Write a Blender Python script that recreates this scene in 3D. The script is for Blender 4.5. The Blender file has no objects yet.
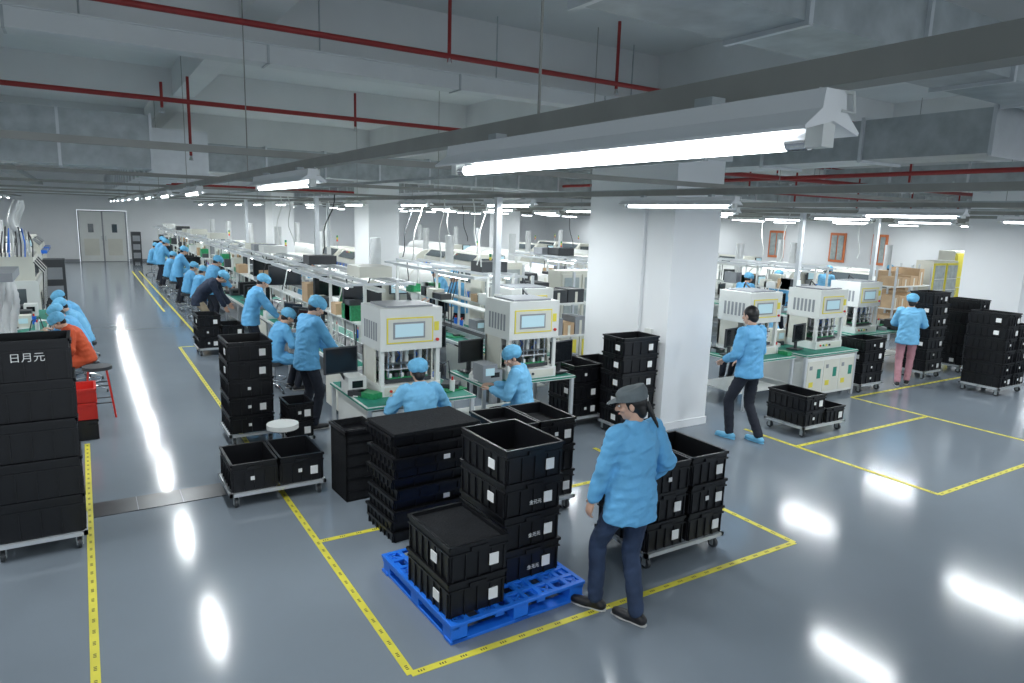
import bpy, math, random
from mathutils import Vector as V, Matrix, Euler, noise as NZ
random.seed(7)
scene=bpy.context.scene
COL=scene.collection
# ------------------------------------------------------------------ materials
def mat(name,col,rough=.5,metal=0,noise=.06,scale=6,bump=0,bscale=60,emit=0,coat=0,trans=0,spec=.5):
    m=bpy.data.materials.new(name);m.use_nodes=True;nt=m.node_tree;N=nt.nodes;b=N['Principled BSDF']
    b.inputs['Roughness'].default_value=rough;b.inputs['Metallic'].default_value=metal
    b.inputs['Coat Weight'].default_value=coat;b.inputs['Specular IOR Level'].default_value=spec
    b.inputs['Transmission Weight'].default_value=trans
    tc=N.new('ShaderNodeTexCoord')
    if noise:
        n=N.new('ShaderNodeTexNoise');n.inputs['Scale'].default_value=scale;n.inputs['Detail'].default_value=4
        nt.links.new(tc.outputs['Object'],n.inputs['Vector'])
        r=N.new('ShaderNodeMapRange');r.inputs[1].default_value=.3;r.inputs[2].default_value=.7
        r.inputs[3].default_value=1-noise;r.inputs[4].default_value=1+noise
        nt.links.new(n.outputs['Fac'],r.inputs[0])
        mx=N.new('ShaderNodeVectorMath');mx.operation='SCALE';mx.inputs[0].default_value=col[:3]
        nt.links.new(r.outputs[0],mx.inputs['Scale']);nt.links.new(mx.outputs[0],b.inputs['Base Color'])
    else: b.inputs['Base Color'].default_value=(*col[:3],1)
    if bump:
        n2=N.new('ShaderNodeTexNoise');n2.inputs['Scale'].default_value=bscale;n2.inputs['Detail'].default_value=3
        nt.links.new(tc.outputs['Object'],n2.inputs['Vector'])
        bp=N.new('ShaderNodeBump');bp.inputs['Strength'].default_value=bump;bp.inputs['Distance'].default_value=.02
        nt.links.new(n2.outputs['Fac'],bp.inputs['Height']);nt.links.new(bp.outputs[0],b.inputs['Normal'])
    if emit:
        b.inputs['Emission Color'].default_value=(*col[:3],1);b.inputs['Emission Strength'].default_value=emit
    return m
M={}
M['floor']=mat('floor_epoxy',(.20,.235,.27),.135,noise=.05,scale=.7,spec=.42)
M['wall']=mat('wall_paint',(.83,.85,.86),.6,noise=.02,scale=1)
M['ceil']=mat('ceiling_paint',(.70,.73,.73),.8,noise=.05,scale=.8)
M['beam']=mat('beam_paint',(.72,.74,.74),.7,noise=.04,scale=1.5)
M['galv']=mat('galvanised_steel',(.42,.46,.47),.4,metal=.45,noise=.16,scale=5)
M['trunk']=mat('trunking_paint',(.64,.67,.67),.5,noise=.05,scale=2)
M['rail']=mat('painted_rail_steel',(.31,.315,.29),.5,metal=.1,noise=.08)
M['alu']=mat('aluminium_profile',(.66,.69,.71),.35,metal=.5,noise=.05)
M['chrome']=mat('chrome',(.75,.76,.78),.15,metal=1,noise=0)
M['red']=mat('red_pipe_paint',(.30,.022,.02),.4,noise=.08)
M['black']=mat('black_crate_plastic',(.0065,.007,.009),.36,noise=.15,scale=9,spec=.45)
M['foam']=mat('antistatic_foam',(.011,.012,.014),.8,noise=.2,scale=14,bump=.3,spec=.2)
M['paper']=mat('paper_label',(.80,.81,.80),.7,noise=.03)
M['blue']=mat('blue_pallet_plastic',(.014,.17,.74),.4,noise=.07)
M['yellow']=mat('yellow_tape',(.70,.63,.06),.45,noise=.1,scale=4)
M['ink']=mat('tape_ink',(.10,.09,.03),.6,noise=0)
M['gown']=mat('antistatic_gown',(.13,.42,.72),.75,noise=.09,scale=7,bump=.5,bscale=14)
M['gown2']=mat('pale_gown',(.18,.49,.76),.75,noise=.09,scale=7,bump=.5,bscale=14)
M['cap']=mat('bouffant_cap',(.16,.48,.74),.8,noise=.12,scale=22,bump=.5,bscale=40)
M['greycap']=mat('grey_cap_cloth',(.13,.155,.165),.8,noise=.1,scale=20)
M['navy']=mat('navy_cloth',(.018,.03,.06),.8,noise=.15,scale=9,bump=.3,bscale=18)
M['denim']=mat('dark_denim',(.025,.045,.095),.85,noise=.25,scale=7,bump=.5,bscale=12)
M['darkcloth']=mat('dark_trousers',(.014,.018,.03),.85,noise=.15,scale=9,bump=.4,bscale=14)
M['beige']=mat('beige_trousers',(.34,.28,.20),.85,noise=.1,bump=.3,bscale=18)
M['pink']=mat('pink_trousers',(.52,.26,.30),.85,noise=.1,bump=.3,bscale=18)
M['orange']=mat('orange_shirt',(.60,.09,.03),.8,noise=.1,bump=.3,bscale=18)
M['skin']=mat('skin',(.60,.37,.27),.5,noise=.05,scale=12)
M['lip']=mat('lips',(.42,.14,.12),.5,noise=0)
M['eye']=mat('eye_dark',(.012,.01,.01),.2,noise=0)
M['eyew']=mat('eye_white',(.8,.8,.78),.3,noise=0)
M['hair']=mat('black_hair',(.010,.009,.009),.4,noise=.2,scale=40)
M['shoe']=mat('black_shoe',(.012,.012,.014),.45)
M['sole']=mat('shoe_sole',(.5,.5,.48),.6)
M['bluesh']=mat('blue_shoe_cover',(.16,.47,.70),.6)
M['white']=mat('machine_white',(.74,.76,.73),.35,noise=.03,scale=3)
M['cream']=mat('machine_cream',(.68,.68,.60),.4,noise=.03,scale=3)
M['grey']=mat('machine_grey',(.28,.30,.32),.45,noise=.06)
M['dgrey']=mat('dark_grey_plastic',(.04,.045,.05),.45)
M['screen']=mat('screen_glass',(.012,.015,.018),.12,noise=0)
M['lcd']=mat('lit_display',(.42,.60,.66),.3,noise=0,emit=.3)
M['pane']=mat('smoked_glass',(.09,.11,.12),.08,noise=0,coat=.5)
M['clear']=mat('cabinet_glass',(.42,.47,.46),.08,noise=.15,scale=8,coat=.5)
M['green']=mat('green_mat',(.02,.24,.17),.55,noise=.06)
M['pcb']=mat('circuit_board_green',(.02,.27,.10),.4,noise=.25,scale=30)
M['sticker']=mat('yellow_sticker',(.80,.70,.08),.5,noise=0)
M['ply']=mat('cardboard',(.50,.35,.21),.8,noise=.08)
M['redpl']=mat('red_plastic',(.65,.03,.02),.4)
M['wbl']=mat('orange_window_frame',(.75,.22,.08),.5)
M['tube']=mat('fluorescent_tube',(.92,.97,1),.3,noise=0,emit=13)
M['refl']=mat('lamp_reflector',(.86,.88,.88),.4,noise=0)
M['drain']=mat('floor_plate',(.035,.038,.042),.3,noise=.15)
M['hose']=mat('silver_hose',(.6,.62,.62),.4,metal=.4)
# ------------------------------------------------------------------ mesh builder
class MB:
    def __init__(s): s.v=[];s.f=[];s.mi=[];s.mats=[];s.sm=[]
    def idx(s,m):
        m=M[m] if isinstance(m,str) else m
        if m not in s.mats: s.mats.append(m)
        return s.mats.index(m)
    def add(s,vs,fs,m,sm=False):
        o=len(s.v);s.v+=[tuple(v) for v in vs];i=s.idx(m)
        for f in fs: s.f.append([a+o for a in f]);s.mi.append(i);s.sm.append(sm)
    def box(s,c,d,m,R=None):
        hx,hy,hz=d[0]/2,d[1]/2,d[2]/2;c=V(c)
        vs=[V((x*hx,y*hy,z*hz)) for z in(-1,1) for y in(-1,1) for x in(-1,1)]
        if R is not None: vs=[R@v for v in vs]
        s.add([c+v for v in vs],[(0,2,3,1),(4,5,7,6),(0,1,5,4),(2,6,7,3),(0,4,6,2),(1,3,7,5)],m)
    def bx(s,x0,x1,y0,y1,z0,z1,m): s.box(((x0+x1)/2,(y0+y1)/2,(z0+z1)/2),(x1-x0,y1-y0,z1-z0),m)
    def cyl(s,p0,p1,r0,m,r1=None,n=10,cap=True):
        p0=V(p0);p1=V(p1);r1=r0 if r1 is None else r1
        d=(p1-p0).normalized();a=d.orthogonal().normalized();b=d.cross(a)
        vs=[];
        for p,r in((p0,r0),(p1,r1)):
            for i in range(n):
                t=2*math.pi*i/n;vs.append(p+a*math.cos(t)*r+b*math.sin(t)*r)
        s.add(vs,[(i,(i+1)%n,n+(i+1)%n,n+i) for i in range(n)],m,True)
        if cap: s.add(vs,[tuple(range(n-1,-1,-1)),tuple(range(n,2*n))],m)
    def tube(s,pts,r,m,n=8):
        pts=[V(p) for p in pts];vs=[];a=None
        for k,p in enumerate(pts):
            d=((pts[min(k+1,len(pts)-1)]-p)+(p-pts[max(k-1,0)])).normalized()
            a=d.orthogonal().normalized() if a is None else (a-d*a.dot(d)).normalized()
            b=d.cross(a);rr=r[k] if isinstance(r,(list,tuple)) else r
            vs+=[p+a*math.cos(2*math.pi*i/n)*rr+b*math.sin(2*math.pi*i/n)*rr for i in range(n)]
        L=len(pts)
        fs=[(k*n+i,k*n+(i+1)%n,(k+1)*n+(i+1)%n,(k+1)*n+i) for k in range(L-1) for i in range(n)]
        s.add(vs,fs,m,True);s.add(vs,[tuple(range(n-1,-1,-1)),tuple(range((L-1)*n,L*n))],m)
    def loft(s,rings,m,n=20,lat=V((1,0,0))):
        vs=[];L=len(rings)
        for k,rg in enumerate(rings):
            c=V(rg[0]);
            if len(rg)>3: d=V(rg[3]).normalized()
            else: d=(V(rings[min(k+1,L-1)][0])-V(rings[max(k-1,0)][0])).normalized()
            a=(lat-d*lat.dot(d)).normalized();b=d.cross(a)
            for i in range(n):
                t=2*math.pi*i/n;vs.append(c+a*math.cos(t)*rg[1]+b*math.sin(t)*rg[2])
        s.add(vs,[(k*n+i,k*n+(i+1)%n,(k+1)*n+(i+1)%n,(k+1)*n+i) for k in range(L-1) for i in range(n)]+[tuple(range(n-1,-1,-1)),tuple(range((L-1)*n,L*n))],m,True)
    def capsule(s,p0,p1,r0,r1,m,n=12,flat=1.0,lat=None):
        p0=V(p0);p1=V(p1);d=(p1-p0).normalized() if (p1-p0).length>1e-6 else V((0,0,1))
        lat=V(lat) if lat is not None else d.orthogonal()
        R=[]
        for a in(-80,-50,-20,0): t=math.radians(a);R.append((p0+d*math.sin(t)*r0,r0*math.cos(t),r0*math.cos(t)*flat,d))
        for a in(0,20,50,80): t=math.radians(a);R.append((p1+d*math.sin(t)*r1,r1*math.cos(t),r1*math.cos(t)*flat,d))
        s.loft(R,m,n,lat)
    def ell(s,c,r,m,R=None,n=14,k=9):
        c=V(c);vs=[];fs=[]
        for j in range(1,k):
            ph=math.pi*j/k
            for i in range(n):
                t=2*math.pi*i/n;v=V((math.sin(ph)*math.cos(t)*r[0],math.sin(ph)*math.sin(t)*r[1],-math.cos(ph)*r[2]))
                vs.append(c+(R@v if R is not None else v))
        for j in range(k-2):
            for i in range(n): fs.append((j*n+i,j*n+(i+1)%n,(j+1)*n+(i+1)%n,(j+1)*n+i))
        lo=len(vs);vl=V((0,0,-r[2]));vh=V((0,0,r[2]))
        vs+= [c+(R@vl if R is not None else vl),c+(R@vh if R is not None else vh)]
        for i in range(n): fs.append((lo,(i+1)%n,i));fs.append((lo+1,(k-2)*n+i,(k-2)*n+(i+1)%n))
        s.add(vs,fs,m,True)
    def mesh(s,name):
        me=bpy.data.meshes.new(name);me.from_pydata(s.v,[],s.f)
        for m in s.mats: me.materials.append(m)
        me.polygons.foreach_set('material_index',s.mi);me.polygons.foreach_set('use_smooth',s.sm);me.update()
        return me
    def obj(s,name,loc=(0,0,0),rz=0,parent=None,bevel=0):
        return place(s.mesh(name),name,loc,rz,parent,bevel)
def place(me,name,loc=(0,0,0),rz=0,parent=None,bevel=0):
    o=bpy.data.objects.new(name,me);COL.objects.link(o);o.location=loc;o.rotation_euler=(0,0,math.radians(rz))
    if parent: o.parent=parent
    if bevel:
        b=o.modifiers.new('bevel','BEVEL');b.width=bevel;b.segments=2;b.limit_method='ANGLE';b.angle_limit=math.radians(50)
    return o
def remesh_into(dst,src,m,vox,smooth=4,fold=0,off=0):
    """one continuous skin over the overlapping volumes; fold = cloth fold depth in metres"""
    me=bpy.data.meshes.new('tmp');me.from_pydata(src.v,[],src.f);o=bpy.data.objects.new('tmp',me);COL.objects.link(o)
    r=o.modifiers.new('r','REMESH');r.mode='VOXEL';r.voxel_size=vox
    if smooth: q=o.modifiers.new('s','SMOOTH');q.iterations=smooth;q.factor=.5
    dg=bpy.context.evaluated_depsgraph_get();ev=o.evaluated_get(dg);e=ev.to_mesh()
    if fold:
        vs=[]
        for v in e.vertices:
            c=v.co;q=V((c.x*8+off,c.y*8+c.z*5,c.z*13-c.x*4))
            n1=1-2*abs(NZ.noise(q));n2=NZ.noise(q*2.1)
            vs.append(c+v.normal*fold*(n1*.8+n2*.5-.3))
    else: vs=[v.co.copy() for v in e.vertices]
    dst.add(vs,[tuple(p.vertices) for p in e.polygons],m,True)
    ev.to_mesh_clear();bpy.data.objects.remove(o);bpy.data.meshes.remove(me)
# ------------------------------------------------------------------ camera
cam=bpy.data.cameras.new('camera');co=bpy.data.objects.new('camera',cam);COL.objects.link(co)
p,r,y=math.radians(10.17),math.radians(1.8),math.radians(32)
F=V((math.sin(y)*math.cos(p),math.cos(y)*math.cos(p),-math.sin(p)));R=V((math.cos(y),-math.sin(y),0));U=R.cross(F)
R,U=R*math.cos(r)+U*math.sin(r),-R*math.sin(r)+U*math.cos(r)
m4=Matrix(((R.x,U.x,-F.x,0),(R.y,U.y,-F.y,0),(R.z,U.z,-F.z,2.7),(0,0,0,1)));co.matrix_world=m4
cam.sensor_width=36;cam.lens=689/1024*36;cam.clip_start=.05;cam.clip_end=200;scene.camera=co
ZC=4.79
# ------------------------------------------------------------------ room shell
def room():
    b=MB();b.bx(-9,27,-8,39.2,-.2,0,'floor');b.obj('floor')
    b=MB();b.bx(-9,27,-8,39.2,4.8,5,'ceil');b.obj('ceiling')
    b=MB();b.bx(-9,-.12,39,39.2,0,4.8,'wall');b.bx(1.95,27,39,39.2,0,4.8,'wall');b.bx(-.12,1.95,39,39.2,2.45,4.8,'wall');b.obj('wall_far')
    b=MB();b.bx(-9.2,-9,-8,39.2,0,4.8,'wall');b.obj('wall_left')
    b=MB();b.bx(26.8,27,-8,39.2,0,4.8,'wall');b.obj('wall_right')
    b=MB();b.bx(-9,-.12,38.96,39,0,.12,'grey');b.bx(1.95,26.8,38.96,39,0,.12,'grey');b.obj('baseboard_far')
    b=MB()
    b.bx(-.10,1.93,38.93,38.995,0,2.43,'grey')
    for x in(-.05,.935): 
        b.bx(x,x+.92,38.90,38.94,.02,2.38,'white');b.bx(x+.35,x+.57,38.885,38.90,1.4,1.8,'pane')
        b.bx(x+.15,x+.77,38.89,38.90,.3,1.1,'cream')
    b.cyl((.84,38.86,1.0),(.84,38.86,1.25),.015,'chrome');b.cyl((1.0,38.86,1.0),(1.0,38.86,1.25),.015,'chrome')
    b.obj('door_1')
    for i,(x0,x1,y0,y1) in enumerate([(6.3,7.13,6.35,8.05),(6.3,7.13,17.2,18.3),(6.3,7.13,27.8,28.9),(16.6,17.6,6.6,7.8),(16.6,17.6,17.2,18.3),(16.6,17.6,27.8,28.9),(-4.2,-3.4,17.2,18.3),(-4.2,-3.4,27.8,28.9)]):
        b=MB();b.bx(x0,x1,y0,y1,0,4.1,'wall')
        b.bx(x0-.015,x1+.015,y0-.015,y1+.015,0,.1,'wall')
        if i==0:
            b.bx(x0-.04,x0,y0+.5,y0+.54,.1,2.9,'wall');b.bx(x0-.04,x0,6.6,6.72,1.2,1.32,'white')
            b.bx(x0-.06,x1+.06,y0-.06,y1+.06,3.5,4.1,'beam')
        b.obj('column')
    for i,yy in enumerate((-3.4,7.2,12.5,17.8,23,28.4,34)):
        b=MB();b.bx(-9,26.8,yy-.2,yy+.2,4.15 if i not in(2,4) else 4.35,4.8,'beam');b.obj('ceiling_beam_%d'%(i+1))  # structural beams crossing under the ceiling slab
    for i,xx in enumerate((-3.8,6.7,17.1,1.5,12)):
        b=MB();w=.22 if i<3 else .15;b.bx(xx-w,xx+w,-8,39,4.1 if i<3 else 4.4,4.8,'beam');b.obj('ceiling_beam_%d'%(i+8))  # structural beams running lengthwise under the slab
    for k,(yy,w) in enumerate(((15.7,.3),(17.5,.35),(20.5,.4))):
        b=MB();b.bx(26.74,26.8,yy-w,yy+w,1.3,2.5,'wbl');b.bx(26.72,26.75,yy-w+.08,yy-.03,1.4,2.4,'clear');b.bx(26.72,26.75,yy+.03,yy+w-.08,1.4,2.4,'clear');b.obj('window_%d'%(k+1))
room()
def tape():
    b=MB();w=.026
    def ln(x0,y0,x1,y1):
        if x0==x1: b.bx(x0-w,x0+w,min(y0,y1),max(y0,y1),0,.003,'yellow')
        else: b.bx(min(x0,x1),max(x0,x1),y0-w,y0+w,0,.0032,'yellow')
        L=abs(x1-x0)+abs(y1-y0);n=int(L/.14) if L<13 else 0
        for k in range(n):
            for q in range(3):
                t=(k+.35+.12*q)/n;x=x0+(x1-x0)*t;yy=y0+(y1-y0)*t
                if x0==x1: b.bx(x-.009,x+.009,yy-.004,yy+.004,.003,.0038,'ink')
                else: b.bx(x-.004,x+.004,yy-.009,yy+.009,.0032,.004,'ink')
    ln(1.5,3.42,1.5,14.7);ln(1.5,3.42,5.09,3.42);ln(5.09,3.42,5.09,6.2);ln(1.5,5.35,5.09,5.35)
    ln(-.1,.5,-.1,8.95);ln(7.42,3.39,7.42,5.9);ln(7.42,3.39,16,3.39);ln(7.42,5.1,10.47,5.1);ln(10.47,3.39,10.47,6.3)
    ln(10.47,6.3,15,6.3);ln(1.98,14.7,1.98,33);ln(1.5,14.7,1.98,14.7);ln(1.72,20,1.72,33)
    b.obj('floor_tape')
    b=MB();b.bx(-.07,1.02,6.70,7.04,0,.006,'drain')
    for k in range(1,3): b.bx(-.1+.373*k,-.095+.373*k,6.70,7.04,.006,.007,'grey')
    b.obj('floor_cover_plate')
tape()
# ------------------------------------------------------------------ lamps & ceiling services
def lampmesh(L=1.5):
    b=MB();h=L/2
    pr=[(-.03,.085),(-.035,.05),(-.08,.016),(-.078,.010),(0,.03),(.078,.010),(.08,.016),(.035,.05),(.03,.085)];vs=[]
    for yy in(-h,h): vs+=[(x,yy,z) for x,z in pr]
    n=len(pr);b.add(vs,[(i,i+1,n+i+1,n+i) for i in range(n-1)]+[(n-1,0,n,2*n-1),tuple(range(n-1,-1,-1)),tuple(range(n,2*n))],'refl')
    b.cyl((0,-h+.05,-.002),(0,h-.05,-.002),.016,'tube',n=10)
    for sgn in(-1,1):
        b.box((0,sgn*(h-.025),.01),(.035,.035,.05),'white');b.cyl((0,sgn*(h-.09),-.002),(0,sgn*(h-.045),-.002),.0165,'chrome')
        b.tube([(.02,sgn*h,.05),(.03,sgn*(h+.02),.045),(.03,sgn*(h+.015),.08),(.02,sgn*(h-.05),.095)],.003,'white',6)
        b.box((0,sgn*h*.6,.095),(.04,.05,.02),'galv')
    return b.mesh('fluorescent_lamp')
LM=lampmesh();LM2=lampmesh(1.22)
rows={1.17:[1.55,4.85]+[9.2+3.1*k for k in range(9)],4.9:[4.95+3.1*k for k in range(11)],8.2:[1.4]+[4.5+3.1*k for k in range(11)],
 11.5:[1.3]+[4.4+3.1*k for k in range(11)],14.8:[4.4+3.4*k for k in range(10)],18.2:[4.4+3.6*k for k in range(9)],22:[6+4*k for k in range(8)],25.2:[9+5*k for k in range(6)],  # last row, by the right wall, is added to brighten that wall
 -2.3:[6+3.4*k for k in range(9)],-5.6:[4+5*k for k in range(7)]}
def LD(n,sy,e):
    l=bpy.data.lights.new(n,'AREA');l.shape='RECTANGLE';l.size=.032;l.size_y=sy;l.energy=e;l.color=(.92,.97,1.0);return l
L1=LD('tube_light',1.4,45);L2=LD('short_tube_light',1.1,41)
for x,ys in rows.items():
    for yy in ys:
        near=yy<5 and x<6
        o=place(LM if near else LM2,'fluorescent_lamp',(x,yy,2.86))
        l=bpy.data.objects.new('tube_light',L1 if near else L2);COL.objects.link(l);l.parent=o;l.location=(0,0,-.022)
def services():
    for x in rows:
        b=MB();ww=.028 if x!=1.17 else .032
        b.bx(x+.09-ww,x+.09+ww,-2,38.9,2.965,3.02,'rail')
        for yy in(1.9,6.4,10.4,14.3,19,24,29): b.cyl((x+.09,yy,3.02),(x+.09,yy,ZC),.005,'rail',n=5)
        b.obj('lamp_rail')
    for yy in(4.5,8.7,13,18.6,24,30): b=MB();b.bx(-8.9,26.5,yy-.022,yy+.022,3.022,3.062,'rail');b.obj('lamp_rail')
    for x in(3.2,6.05,9.9,13.2): b=MB();b.bx(x-.015,x+.015,3,38.9,3.07,3.10,'galv');b.obj('conduit')
    def tray(x0,x1,y0,y1,z,along):
        b=MB()
        if along=='x':
            b.bx(x0,x1,y0,y0+.02,z,z+.12,'galv');b.bx(x0,x1,y1-.02,y1,z,z+.12,'galv');n=int((x1-x0)/.35)
            for k in range(n): b.bx(x0+.35*k,x0+.35*k+.05,y0,y1,z,z+.02,'galv')
            b.bx(x0,x1,y0+.06,y1-.08,z+.02,z+.06,'dgrey')
            for k in range(int((x1-x0)/3)): b.cyl((x0+.5+3*k,y0,z),(x0+.5+3*k,y0,ZC),.008,'galv',n=5);b.cyl((x0+.5+3*k,y1,z),(x0+.5+3*k,y1,ZC),.008,'galv',n=5)
        else:
            b.bx(x0,x0+.02,y0,y1,z,z+.12,'galv');b.bx(x1-.02,x1,y0,y1,z,z+.12,'galv');n=int((y1-y0)/.35)
            for k in range(n): b.bx(x0,x1,y0+.35*k,y0+.35*k+.05,z,z+.02,'galv')
            b.bx(x0+.06,x1-.08,y0,y1,z+.02,z+.06,'dgrey')
        b.obj('cable_tray')
    tray(9.2,9.6,9.95,38,3.75,'y');tray(-1.7,-1.3,8,38,3.5,'y');tray(7.5,26,9.5,9.9,3.6,'x');tray(7.6,26,2.0,2.4,3.6,'x')
    b=MB();b.bx(-8.9,6.2,6.62,6.84,3.98,4.13,'trunk');b.bx(-8.9,6.2,6.60,6.86,4.13,4.145,'trunk')
    for k in range(8): b.bx(-8+1.9*k,-7.98+1.9*k,6.61,6.85,3.97,4.135,'galv');b.cyl((-7.5+1.9*k,6.73,4.14),(-7.5+1.9*k,6.73,ZC),.008,'galv',n=5)
    b.obj('cable_trunking')
    def duct(x0,x1,y0,y1,z0,z1,ax):
        b=MB();b.bx(x0,x1,y0,y1,z0,z1,'galv');L=(x1-x0) if ax=='x' else (y1-y0);n=max(1,int(L/1.2))
        for k in range(n+1):
            if ax=='x': xx=x0+L*k/n;b.bx(xx-.02,xx+.02,y0-.03,y1+.03,z0-.03,z1+.03,'alu')
            else: yy=y0+L*k/n;b.bx(x0-.03,x1+.03,yy-.02,yy+.02,z0-.03,z1+.03,'alu')
        b.obj('ventilation_duct')
    duct(-8.9,1.05,12.75,13.6,3.3,4.12,'x');duct(1.1,2.0,13.7,38,3.3,4.0,'y');duct(2.1,15.5,15,15.6,3.42,3.95,'x')
    duct(9.8,10.6,15.7,38,3.45,3.95,'y');duct(10,26,11.2,11.8,3.3,3.72,'x');duct(-5.4,-4.3,1,12.6,3.5,4.0,'y');duct(13.5,14.3,3.6,9.3,3.45,3.9,'y')
    duct(2.5,9.0,2.85,3.45,3.92,4.3,'x');duct(7.9,8.7,3.6,7.8,3.5,3.95,'y')
    def rp(pts,r=.03,drops=()):
        b=MB();b.cyl(pts[0],pts[1],r,'red',n=8)
        for x,yy,z0,z1 in drops: b.cyl((x,yy,z0),(x,yy,z1),.018,'red',n=8);b.cyl((x,yy,z0-.06),(x,yy,z0),.028,'chrome',r1=.012,n=8)
        b.obj('sprinkler_pipe')
    rp(((-8.9,6.05,4.15),(15,6.05,4.15)),.026,((3.0,6.05,4.15,4.75),(5.0,6.05,4.1,4.78)))
    rp(((-8.9,9.8,4.0),(26,9.8,4.0)),.03,((1.25,9.8,3.35,4.3),(.95,9.8,3.9,4.2),(3.4,9.8,3.9,4.35),(6.4,9.8,3.8,4.1),(9,9.8,3.8,4.1),(12.6,9.8,3.8,4.1)))
    rp(((-8.9,21,3.9),(26,21,3.9)),.03);rp(((12.2,0,3.88),(12.2,38,3.88)),.045);rp(((8.9,8.5,3.3),(20,8.5,3.3)),.028,tuple((9.5+2*k,8.5,3.1,3.7) for k in range(5)))
    rp(((9,8.25,3.55),(24,8.25,3.55)),.04);rp(((-6,14.6,3.75),(1,14.6,3.75)),.03);rp(((2.2,24,3.4),(9.5,24,3.4)),.04);rp(((10.8,4.2,3.55),(10.8,38,3.55)),.035,((10.8,6,3.3,4.2),(10.8,9,3.3,4.2)))
    b=MB();b.bx(-3.3,-1.9,13.75,14.5,3.1,3.3,mat('blue_unit',(.02,.04,.25),.5))
    for k in range(8): b.bx(-3.25+.17*k,-3.15+.17*k,13.74,13.75,3.12,3.28,'dgrey')
    b.cyl((-3.2,14.1,3.3),(-3.2,14.1,ZC),.01,'galv');b.cyl((-2,14.1,3.3),(-2,14.1,ZC),.01,'galv');b.obj('ventilation_unit')
    for x,yy in((4.66,7.9),(3.95,13.7),(7.9,8.9),(11.6,8.35),(14.5,8.6),(6.1,20),(3.95,20.5),(9.4,16)):
        b=MB();b.bx(x-.04,x+.04,yy-.04,yy+.04,0,2.96,'alu');b.bx(x-.09,x+.09,yy-.09,yy+.09,0,.02,'galv');b.bx(x-.06,x+.06,yy-.055,yy-.04,1.4,1.7,'white');b.obj('power_post')
    rnd=random.Random(11)
    for k in range(16):
        x=rnd.choice((3.25,3.25,4.99,8.29,11.59,14.89,4.99));yy=rnd.uniform(8.5,17);z1=rnd.uniform(1.9,2.1);dx=rnd.uniform(-.25,.25);b=MB()
        b.tube([(x+dx*q/8+.04*math.sin(q),yy+.05*math.sin(q*.8),2.96-(2.96-z1)*q/8) for q in range(9)],.010,rnd.choice(('white','dgrey','white')),6);b.obj('hanging_cable')
services()
# ------------------------------------------------------------------ crates
def crate(b,cx,cy,z,w=.40,d=.60,h=.225,label=None,fill=None,m='black',seed=0):
    rnd=random.Random(seed)
    w2,d2=w/2,d/2;t=.012;bt=.018
    ob=[(-w2+bt,-d2+bt),(w2-bt,-d2+bt),(w2-bt,d2-bt),(-w2+bt,d2-bt)];ot=[(-w2+.01,-d2+.01),(w2-.01,-d2+.01),(w2-.01,d2-.01),(-w2+.01,d2-.01)]
    it=[(x-math.copysign(t,x),y-math.copysign(t,y)) for x,y in ot];ib=[(x-math.copysign(t,x),y-math.copysign(t,y)) for x,y in ob]
    vs=[(cx+x,cy+y,z) for x,y in ob]+[(cx+x,cy+y,z+h) for x,y in ot]+[(cx+x,cy+y,z+h) for x,y in it]+[(cx+x,cy+y,z+.012) for x,y in ib]
    fs=[(3,2,1,0)]+[(i,(i+1)%4,4+(i+1)%4,4+i) for i in range(4)]+[(4+i,4+(i+1)%4,8+(i+1)%4,8+i) for i in range(4)]+[(8+i,8+(i+1)%4,12+(i+1)%4,12+i) for i in range(4)]+[(12,13,14,15)]
    b.add(vs,fs,m)
    for zz,th,pr in((z+h-.022,.022,.0),(z+h*.72,.012,.004)):
        o=pr
        b.bx(cx-w2+o,cx+w2-o,cy-d2+o,cy-d2+.014,zz,zz+th,m);b.bx(cx-w2+o,cx+w2-o,cy+d2-.014,cy+d2-o,zz,zz+th,m)
        b.bx(cx-w2+o,cx-w2+.014,cy-d2,cy+d2,zz,zz+th,m);b.bx(cx+w2-.014,cx+w2-o,cy-d2,cy+d2,zz,zz+th,m)
    def ribs(n,L,ax):
        for k in range(n):
            u=-L/2+.03+(L-.06)*k/(n-1)
            for sg in(-1,1):
                if ax=='x': b.box((cx+u,cy+sg*(d2-.011),z+h*.36),(.008,.014,h*.70),m)
                else: b.box((cx+sg*(w2-.011),cy+u,z+h*.36),(.014,.008,h*.70),m)
    ribs(5,w,'x');ribs(7,d,'y')
    if h>.12:
        if d>=w:
            for sg in(-1,1): b.box((cx,cy+sg*(d2-.004),z+h*.84),(.13,.02,.03),m)
        else:
            for sg in(-1,1): b.box((cx+sg*(w2-.004),cy,z+h*.84),(.02,.13,.03),m)
    if label:
        for L in label:
            u=rnd.uniform(-.3,.3)
            if L=='y': b.box((cx+w*.25+u*.06,cy-d2+.001,z+h*.40),(.070,.006,.080),'paper')
            if L=='Y': b.box((cx-w*.05,cy-d2+.001,z+h*.45),(.035,.006,.035),'paper')
            if L=='x': b.box((cx-w2+.001,cy-d*.2+u*.1,z+h*.42),(.006,.080,.070),'paper')
    if fill: b.bx(cx-w2+.025,cx+w2-.025,cy-d2+.025,cy+d2-.025,z+.013,z+h*fill,'foam')
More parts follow.
